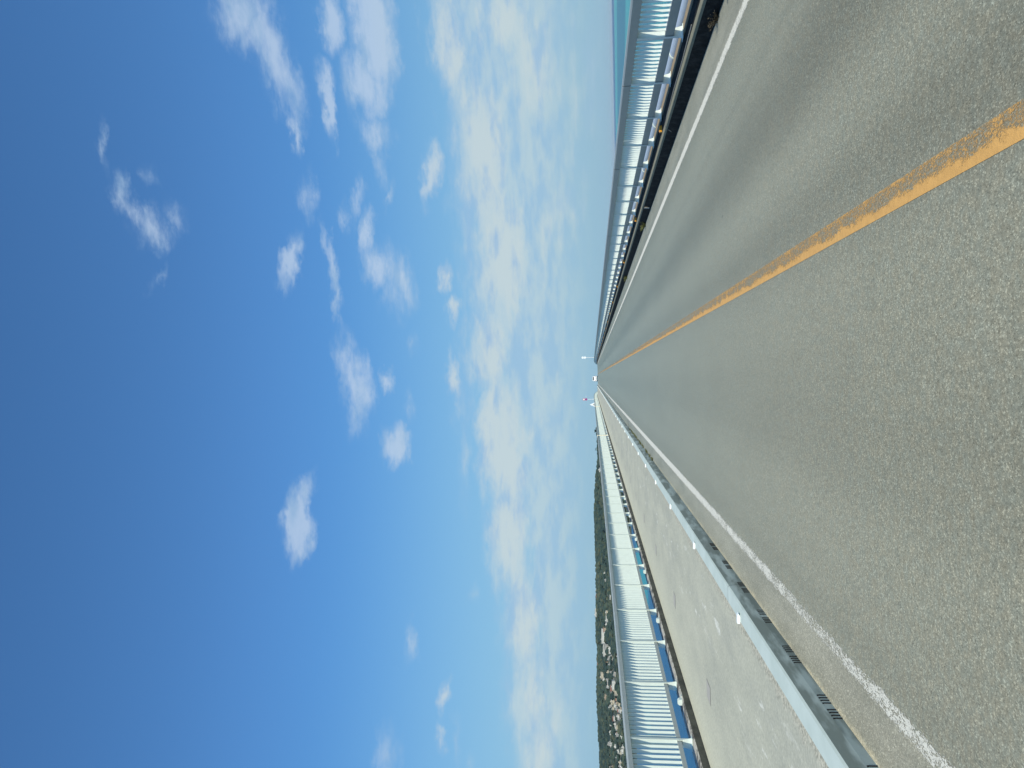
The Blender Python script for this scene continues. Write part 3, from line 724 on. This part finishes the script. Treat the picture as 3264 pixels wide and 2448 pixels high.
# ------------------------------------------------------------------ the white car ahead
def build_car(X, s):
    z0 = zr(s)
    root = tag(empty('car', (X, s, z0)), 'small white car far ahead on the crest of the road', 'car')
    W = .82; Lh = 1.85
    def P3(u, v, w_): return (X + u, s + v, z0 + w_)
    # body shell: rings across the length (rear at -y); each ring is a half outline mirrored
    m_ = MB()
    rings = [(-Lh, .35, .72, .74, .88), (-Lh + .06, .28, .78, .98, 1.02), (-Lh + .4, .24, .82, 1.0, 1.05), (0, .22, .83, .98, 1.02), (1.1, .24, .82, .93, .96), (1.7, .30, .76, .80, .84), (Lh, .38, .68, .66, .72)]
    R_ = []
    for (yy, zb_, hw, zs, zt) in rings:
        prof = [(-hw * .93, zb_), (-hw, zb_ + .15), (-hw, zs - .12), (-hw * .94, zs), (-hw * .8, zt), (hw * .8, zt), (hw * .94, zs), (hw, zs - .12), (hw, zb_ + .15), (hw * .93, zb_)]
        R_.append([P3(a, yy, b) for a, b in prof])
    i0 = len(m_.v); n_ = 10
    for r_ in R_: m_.v += r_
    for k in range(len(R_) - 1):
        for j in range(n_):
            j2 = (j + 1) % n_; m_.f.append((i0 + k * n_ + j, i0 + k * n_ + j2, i0 + (k + 1) * n_ + j2, i0 + (k + 1) * n_ + j)); m_.mi.append(0)
    m_.f.append(tuple(range(i0, i0 + n_))); m_.mi.append(0); e = i0 + (len(R_) - 1) * n_; m_.f.append(tuple(range(e, e + n_))); m_.mi.append(0)
    # cabin
    c = [(-1.80, .74, 1.00, -1.45, .60, 1.56), (.95, .74, .96, .25, .60, 1.58)]
    b4 = [P3(-.74, -1.80, 1.0), P3(.74, -1.80, 1.0), P3(.74, 1.0, .95), P3(-.74, 1.0, .95)]
    t4 = [P3(-.58, -1.50, 1.54), P3(.58, -1.50, 1.54), P3(.58, .25, 1.56), P3(-.58, .25, 1.56)]
    i = len(m_.v); m_.v += b4 + t4
    for f in ((0, 1, 5, 4), (1, 2, 6, 5), (2, 3, 7, 6), (3, 0, 4, 7), (4, 5, 6, 7)): m_.f.append(tuple(i + k for k in f)); m_.mi.append(0)
    body = m_.build('body', CARW, root, bevel=.05)
    g = MB()   # windows, slightly proud
    g.quad(P3(-.56, -1.755, 1.12), P3(.56, -1.755, 1.12), P3(.50, -1.555, 1.46), P3(-.50, -1.555, 1.46)); g.build('rear_window', GLASS, root)
    for e in (-1, 1):
        g = MB(); g.quad(P3(e * .725, -1.5, 1.1), P3(e * .725, .75, 1.08), P3(e * .615, .25, 1.47), P3(e * .615, -1.35, 1.47)); g.build('side_window', GLASS, root)
        g = MB(); g.box(X + e * .60 - .09, X + e * .60 + .09, s - Lh - .01, s - Lh + .06, z0 + .62, z0 + .82); g.build('tail_light', REDL, root, bevel=.01)
        g = MB(); g.box(X + e * .92 - .09, X + e * .92 + .09, s + .55, s + .65, z0 + 1.0, z0 + 1.13); g.build('mirror', TYRE, root, bevel=.02)
        for yy in (-1.2, 1.2):
            g = MB(); g.tube([P3(e * .60, yy, .30), P3(e * .82, yy, .30)], .30, 20); wh = g.build('tyre', TYRE, root)
            g = MB(); g.tube([P3(e * .80, yy, .30), P3(e * .825, yy, .30)], .18, 16); g.build('rim', RIM, wh, off=wloc(root))
    g = MB(); g.box(X - .76, X + .76, s - Lh - .04, s - Lh + .1, z0 + .26, z0 + .50); g.build('bumper', CARW, root, bevel=.03)
    g = MB(); g.box(X - .66, X + .66, s - Lh + .0, s + Lh - .1, z0 + .16, z0 + .30); g.build('underbody', TYRE, root)
    g = MB(); g.box(X - .17, X + .17, s - Lh - .052, s - Lh - .041, z0 + .54 - .17, z0 + .54); g.build('number_plate', GREY, root)
    return root
build_car(-.40, 262)

# ------------------------------------------------------------------ sea
SEAZ = -18.3
sm = MB(); rs = [0, 60, 150, 400, 900, 2000, 4500, 10000, 22000, 50000, 90000]; nseg = 64
for i in range(len(rs) - 1):
    for k in range(nseg):
        a0, a1 = 2 * math.pi * k / nseg, 2 * math.pi * (k + 1) / nseg
        p = [(rs[i] * math.cos(a0), rs[i] * math.sin(a0)), (rs[i + 1] * math.cos(a0), rs[i + 1] * math.sin(a0)), (rs[i + 1] * math.cos(a1), rs[i + 1] * math.sin(a1)), (rs[i] * math.cos(a1), rs[i] * math.sin(a1))]
        if i == 0: sm.quad(*[(q_[0], q_[1], SEAZ) for q_ in p[1:3]], (0, 0, SEAZ))
        else: sm.quad(*[(q_[0], q_[1], SEAZ) for q_ in p])
tag(sm.build('sea', sea_mat()), kind='structure')

# ------------------------------------------------------------------ thin sea haze
hzb = MB(); hzb.box(-95000, 95000, -95000, 95000, SEAZ - 30, 140.0); hob = hzb.build('haze', [], None)
hmat = bpy.data.materials.new('haze_air'); hmat.use_nodes = True; hn = hmat.node_tree; hn.nodes.clear()
pv_ = hn.nodes.new('ShaderNodeVolumePrincipled'); pv_.inputs['Density'].default_value = 0.000015; pv_.inputs['Color'].default_value = (0.80, 0.92, 1.0, 1)
ho = hn.nodes.new('ShaderNodeOutputMaterial'); hn.links.new(pv_.outputs[0], ho.inputs['Volume'])
hob.data.materials.append(hmat); hob['kind'] = 'stuff'; hob['label'] = 'thin pale sea haze'; hob['category'] = 'haze'

# ------------------------------------------------------------------ hills across the water
RIDGE = [(1290, 1975), (1320, 1920), (1345, 1903), (1365, 1900), (1378, 1900), (1400, 1903), (1430, 1903), (1460, 1904), (1500, 1899), (1530, 1896), (1580, 1894), (1650, 1893), (1700, 1895), (1800, 1898), (1870, 1898), (1950, 1898), (2040, 1898), (2065, 1903), (2200, 1900), (2300, 1904), (2400, 1909), (2448, 1911), (2600, 1916), (2900, 1925), (3300, 1940)]
RA = [azel(v, y) for y, v in RIDGE]        # (azimuth, elevation), azimuth decreasing
def ridge_el(a):
    if a >= RA[0][0]: return max(0.0, RA[0][1] - (a - RA[0][0]) * .5)
    for (a0, e0), (a1, e1) in zip(RA, RA[1:]):
        if a1 <= a <= a0: k = (a0 - a) / (a0 - a1); return e0 + (e1 - e0) * k
    return RA[-1][1]
RS0, RR = 2000.0, 3000.0
def hill_z(a, r):
    H = max(0.5, math.tan(ridge_el(a)) * RR + (CAM.z - SEAZ)) - 9.0   # trees add the rest
    H = max(H, 1.0)
    t_ = (r - RS0) / (RR - RS0)
    if t_ < 0: return SEAZ - 3 + 3 * max(0, 1 + t_ * 10)
    if t_ <= 1: return SEAZ + 2 + (H - 2) * (t_ ** 1.1)
    return SEAZ + H - (t_ - 1) * 22
hm_ = MB(); na, nr = 150, 22
A0, A1 = RA[0][0] + R(.4), R(-62)
gridv = []
for i in range(na + 1):
    a = A0 + (A1 - A0) * i / na
    for j in range(nr + 1):
        r_ = RS0 - 60 + (RR + 900 - RS0) * j / nr
        hm_.v.append((math.sin(a) * r_, math.cos(a) * r_, hill_z(a, r_) + (rnd.uniform(-3, 3) if 2 < j < 18 else 0)))
for i in range(na):
    for j in range(nr):
        p = i * (nr + 1) + j; hm_.f.append((p, p + nr + 1, p + nr + 2, p + 1)); hm_.mi.append(0)
tag(hm_.build('hills', hill_mat(), smooth=True), kind='structure')

def blob(mb, c, r, h, seed, seg=8, rings=5, jit=.28):
    """uneven tree crown"""
    q_ = random.Random(seed); i = len(mb.v)
    mb.v.append((c[0], c[1], c[2] - h * .45))
    for k in range(1, rings):
        ph = math.pi * k / rings
        for j in range(seg):
            t_ = 2 * math.pi * (j + .5 * (k % 2)) / seg; rr = r * math.sin(ph) * (1 + q_.uniform(-jit, jit)); 
            mb.v.append((c[0] + rr * math.cos(t_), c[1] + rr * math.sin(t_), c[2] - h * .5 * math.cos(ph) + q_.uniform(-jit, jit) * h * .35))
    mb.v.append((c[0], c[1], c[2] + h * .52)); e = len(mb.v) - 1
    for j in range(seg):
        j2 = (j + 1) % seg
        mb.f.append((i, i + 1 + j2, i + 1 + j)); mb.mi.append(0)
        for k in range(rings - 2):
            a_ = i + 1 + k * seg; b_ = a_ + seg
            mb.f.append((a_ + j, a_ + j2, b_ + j2, b_ + j)); mb.mi.append(0)
        a_ = i + 1 + (rings - 2) * seg; mb.f.append((a_ + j, a_ + j2, e)); mb.mi.append(0)
# houses first, so the wood can leave room for them
def place(v, y):
    d = ray(v, y); a = math.atan2(d.x, d.y); hl = math.hypot(d.x, d.y)
    r_ = RS0
    while r_ < RR:
        z = CAM.z + d.z / hl * r_
        if z <= hill_z(a, r_) + 3: return a, r_
        r_ += 8
    return a, RR - 5
HOUSES = [] # v, y, width m, height m, wall, roof, label
def hs(v, y, w_, h, wm, rm, label=None): HOUSES.append((v, y, w_, h, wm, rm, label))
hs(1900, 1954, 27, 12, HW, HW, 'large white blocky building standing alone on the hill ridge')
hs(1913, 1500, 17, 7, HW, HW, 'long low white building low on the hill just above the far railing')
hs(1899, 1884, 12, 8, HW, HW, 'small white house on the ridge beside the orange-roofed one')
hs(1903, 1899, 12, 7, HO, HR, 'orange-roofed house on the hill ridge')
hs(1926, 2028, 44, 12, HW, HW, 'longest white hotel block on the hillside, with the flat roof')
hs(1930, 2008, 12, 8, HO, HR, 'orange-roofed house at the end of the long white hotel block')
hs(1928, 2074, 36, 9, HW, HW, 'long white building beside the longest hotel block')
hs(1936, 2062, 18, 12, HG, HG, 'grey block in front of the long white hillside buildings')
hs(1946, 2072, 22, 8, HW, HW, 'white two-storey house below the long white hillside buildings')
hs(1929, 1829, 10, 6, HW, HW, 'small white house alone in the dark wood')
hs(1931, 1850, 9, 6, HG, HG, 'small grey house alone in the dark wood')
hs(1935, 1955, 15, 7, HC, HW, 'cream house on the wooded slope below the ridge building')
hs(1936, 1974, 18, 8, HW, HW, 'white house on the wooded slope beside the cream one')
hs(1934, 1988, 11, 6, HW, HW, 'smaller white house on the wooded slope next to the hotel')
hs(1945, 1905, 16, 5, HW, HG, 'low white house half hidden by the railing top')
hs(1922, 2154, 20, 10, HC, HW, 'cream house on the dark upper slope above the town')
hs(1925, 2166, 10, 6, HW, HW, 'white annex beside the cream house above the town')
hs(1905, 2116, 9, 6, HR, HR, 'red house near the top of the hill')
hs(1907, 2099, 6, 5, HW, HW, 'tiny white hut near the top of the hill')
hs(1950, 2195, 15, 6, HR, HR, 'red-roofed house in the middle of the town')
hs(1940, 2182, 22, 7, HW, HW, 'long white house above the red-roofed one in the town')
hs(1957, 2183, 24, 9, HW, HW, 'tall white house below the red-roofed one in the town')
hs(1965, 2207, 15, 9, HC, HC, 'cream block low in the town by the railing top')
hs(1932, 2220, 18, 7, HO, HO, 'pinkish-orange house at the upper edge of the town')
q_ = random.Random(21)
for k in range(78):
    y = q_.uniform(2085, 2470); lo = 1931 + (y - 2085) * .03; hi = 1972 + (y - 2085) * .05
    v = q_.uniform(lo, hi)
    wm = q_.choice([HW, HW, HW, HC, HG, HG, HG, HC, HO]); rm = q_.choice([wm, wm, HW, HG, HG, wm, HR])
    hs(v, y, q_.uniform(6, 12.5), q_.uniform(3.5, 6.5), wm, rm)
for k in range(12):
    y = q_.uniform(2480, 3300); hs(q_.uniform(1945, 1985), y, q_.uniform(8, 15), q_.uniform(4, 8), HW, HW)
occupied = []
MATN = {HW: 'white', HC: 'cream', HG: 'grey', HO: 'orange', HR: 'red'}
for (v, y, w_, h, wm, rm, label) in HOUSES:
    a, r_ = place(v, y); bx, by = math.sin(a) * r_, math.cos(a) * r_; bz = hill_z(a, r_) - 1.0
    occupied.append((a, r_, w_))
    big = label is not None and w_ > 14
    rz = -a + rnd.uniform(-.4, .4)
    if label is None:
        g_ = ('%s hillside house with a %s roof' % (MATN[wm], MATN[rm]))
        lb = 'small %s house with %s flat roof among the crowded hillside town' % (MATN[wm], MATN[rm]) if rm != HR else 'small %s house with a red roof among the crowded hillside town' % MATN[wm]
        root = tag(empty('house', (bx, by, bz), rz), lb, 'house', 'small %s houses with %s roofs in the hillside town' % (MATN[wm], MATN[rm]))
    else: root = tag(empty('house', (bx, by, bz), rz), label, 'house')
    D_ = min(w_ * .7, 11); O0 = Vector((0, 0, 0))
    m_ = MB(); m_.box(-w_ / 2, w_ / 2, -D_ / 2, D_ / 2, 0, h)
    k_ = rnd.uniform(.25, .5) * w_; sgn = rnd.choice((-1, 1))
    m_.box(sgn * w_ * .08 - k_ / 2, sgn * w_ * .08 + k_ / 2, -D_ / 2 - 2.2, -D_ / 2 - .01, 0, h * .62)
    m_.build('wall', wm, root, off=O0)
    m_ = MB(); m_.box(-w_ / 2 - .4, w_ / 2 + .4, -D_ / 2 - .4, D_ / 2 + .4, h + .005, h + .5)
    if rm is HR: m_.prism([(-D_ / 2 - .5, h + .55), (D_ / 2 + .5, h + .55), (0, h + 2.4)], 'x', -w_ / 2 - .5, w_ / 2 + .5)
    else: m_.box(-1.5 + sgn * w_ * .2, 1.5 + sgn * w_ * .2, -1.3, 1.3, h + .51, h + 2.2)
    m_.build('roof', rm, root, off=O0)
    nf = max(1, int(h / 3)); nw = max(2, int(w_ / 3.6)); m_ = MB()
    for f_ in range(nf):
        for c_ in range(nw):
            xx = -w_ / 2 + (c_ + .5) * w_ / nw
            m_.box(xx - .75, xx + .75, -D_ / 2 - .04, -D_ / 2 - .012, 1.9 + f_ * 2.9, min(3.2 + f_ * 2.9, h - .2))
    m_.build('windows', WIN, root, off=O0)
# the wood: one mass
wood = [MB(), MB(), MB()]
q_ = random.Random(5)
nT = 0
while nT < 7800:
    a = A0 + R(-.5) + (R(-33) - A0) * q_.random() if nT < 7200 else R(-33) + (A1 - R(-33)) * q_.random()
    r_ = RS0 + 12 + (RR + 60 - RS0) * q_.random() ** .85
    if ridge_el(a) * RR + 20 < 12: continue
    t_ = (r_ - RS0) / (RR - RS0)
    bad = False
    for (ha, hr, hw) in occupied:
        if abs(a - ha) * hr < hw * .5 + 4 and -2 < hr - r_ < 55: bad = True; break
    if bad and q_.random() < .97: nT += 1; continue
    # the town slope is sparser
    if a < azel(1950, 2085)[0] and .08 < t_ < .55 and q_.random() < .45: nT += 1; continue
    rr = q_.uniform(5, 11); hh = q_.uniform(7, 13)
    blob(wood[q_.choice((0, 0, 1, 1, 2))], (math.sin(a) * r_, math.cos(a) * r_, hill_z(a, r_) + hh * .35), rr, hh, nT)
    nT += 1
for k in range(900):      # skyline row
    a = RA[1][0] + (R(-33) - RA[1][0]) * k / 900; r_ = RR + q_.uniform(-40, 30); rr = q_.uniform(5, 9); hh = q_.uniform(9, 14)
    blob(wood[q_.choice((0, 1, 2))], (math.sin(a) * r_, math.cos(a) * r_, hill_z(a, r_) + hh * .2), rr, hh, 90000 + k)
LM = [leaf_mat('dark_evergreen_foliage', (0.022, 0.046, 0.042), (0.042, 0.072, 0.056), .004), leaf_mat('mid_green_foliage', (0.035, 0.062, 0.048), (0.062, 0.09, 0.06), .004), leaf_mat('olive_foliage', (0.055, 0.075, 0.05), (0.10, 0.11, 0.065), .004)]  # distance haze put into these greens as a bluish tint
allw = MB()
for k, wb in enumerate(wood):
    o_ = len(allw.v); allw.v += wb.v; allw.f += [tuple(i + o_ for i in f) for f in wb.f]; allw.mi += [k] * len(wb.f)
wo_ = allw.build('woodland', LM); tag(wo_, 'dark green woodland covering the hills across the water', 'woodland', kind='stuff')
# trees that stand out on the skyline
def tree(v, y, r_, rr, hh, label, palm=False):
    d = ray(v, y); a = math.atan2(d.x, d.y); zc = CAM.z + math.tan(math.asin(d.z)) * r_
    bx, by = math.sin(a) * r_, math.cos(a) * r_; zb = hill_z(a, r_)
    root = tag(empty('tree', (bx, by, zb)), label, 'tree')
    m_ = MB(); m_.tube([(bx, by, zb - 1), (bx + .4, by, (zb + zc) / 2), (bx, by, zc)], [.7, .5, .3], 8); m_.build('trunk', EMB, root)
    m_ = MB()
    if palm:
        for k in range(12):
            t_ = 2 * math.pi * k / 12; L = rr
            for j in range(4):
                p0, p1 = j / 4, (j + 1) / 4
                f_ = lambda p, s_: (bx + math.cos(t_) * L * p - math.sin(t_) * s_, by + math.sin(t_) * L * p + math.cos(t_) * s_, zc + 1.5 * math.sin(p * 2.4) - 2.5 * p * p)
                m_.quad(f_(p0, -.5), f_(p0, .5), f_(p1, .4), f_(p1, -.4))
    else:
        for k in range(26):
            u = Vector((rnd.gauss(0, 1), rnd.gauss(0, 1), rnd.gauss(0, 1))).normalized() * rnd.uniform(.3, .8)
            blob(m_, (bx + u.x * rr, by + u.y * rr, zc + u.z * hh * .5), rr * .42, hh * .36, 500 + k)
    m_.build('crown', LM[0], root)
tree(1897, 1374, RR - 20, 5.5, 7.5, 'round dark tree standing clear of the skyline at the far end of the hills')
tree(1902, 1364, RR - 20, 4.5, 8, 'smaller dark tree at the tip of the hills beside the round one')
tree(1898, 1432, RR - 30, 5.5, 6, 'feathery palm-like tree on the low part of the ridge', palm=True)
print('objects', len(bpy.data.objects))
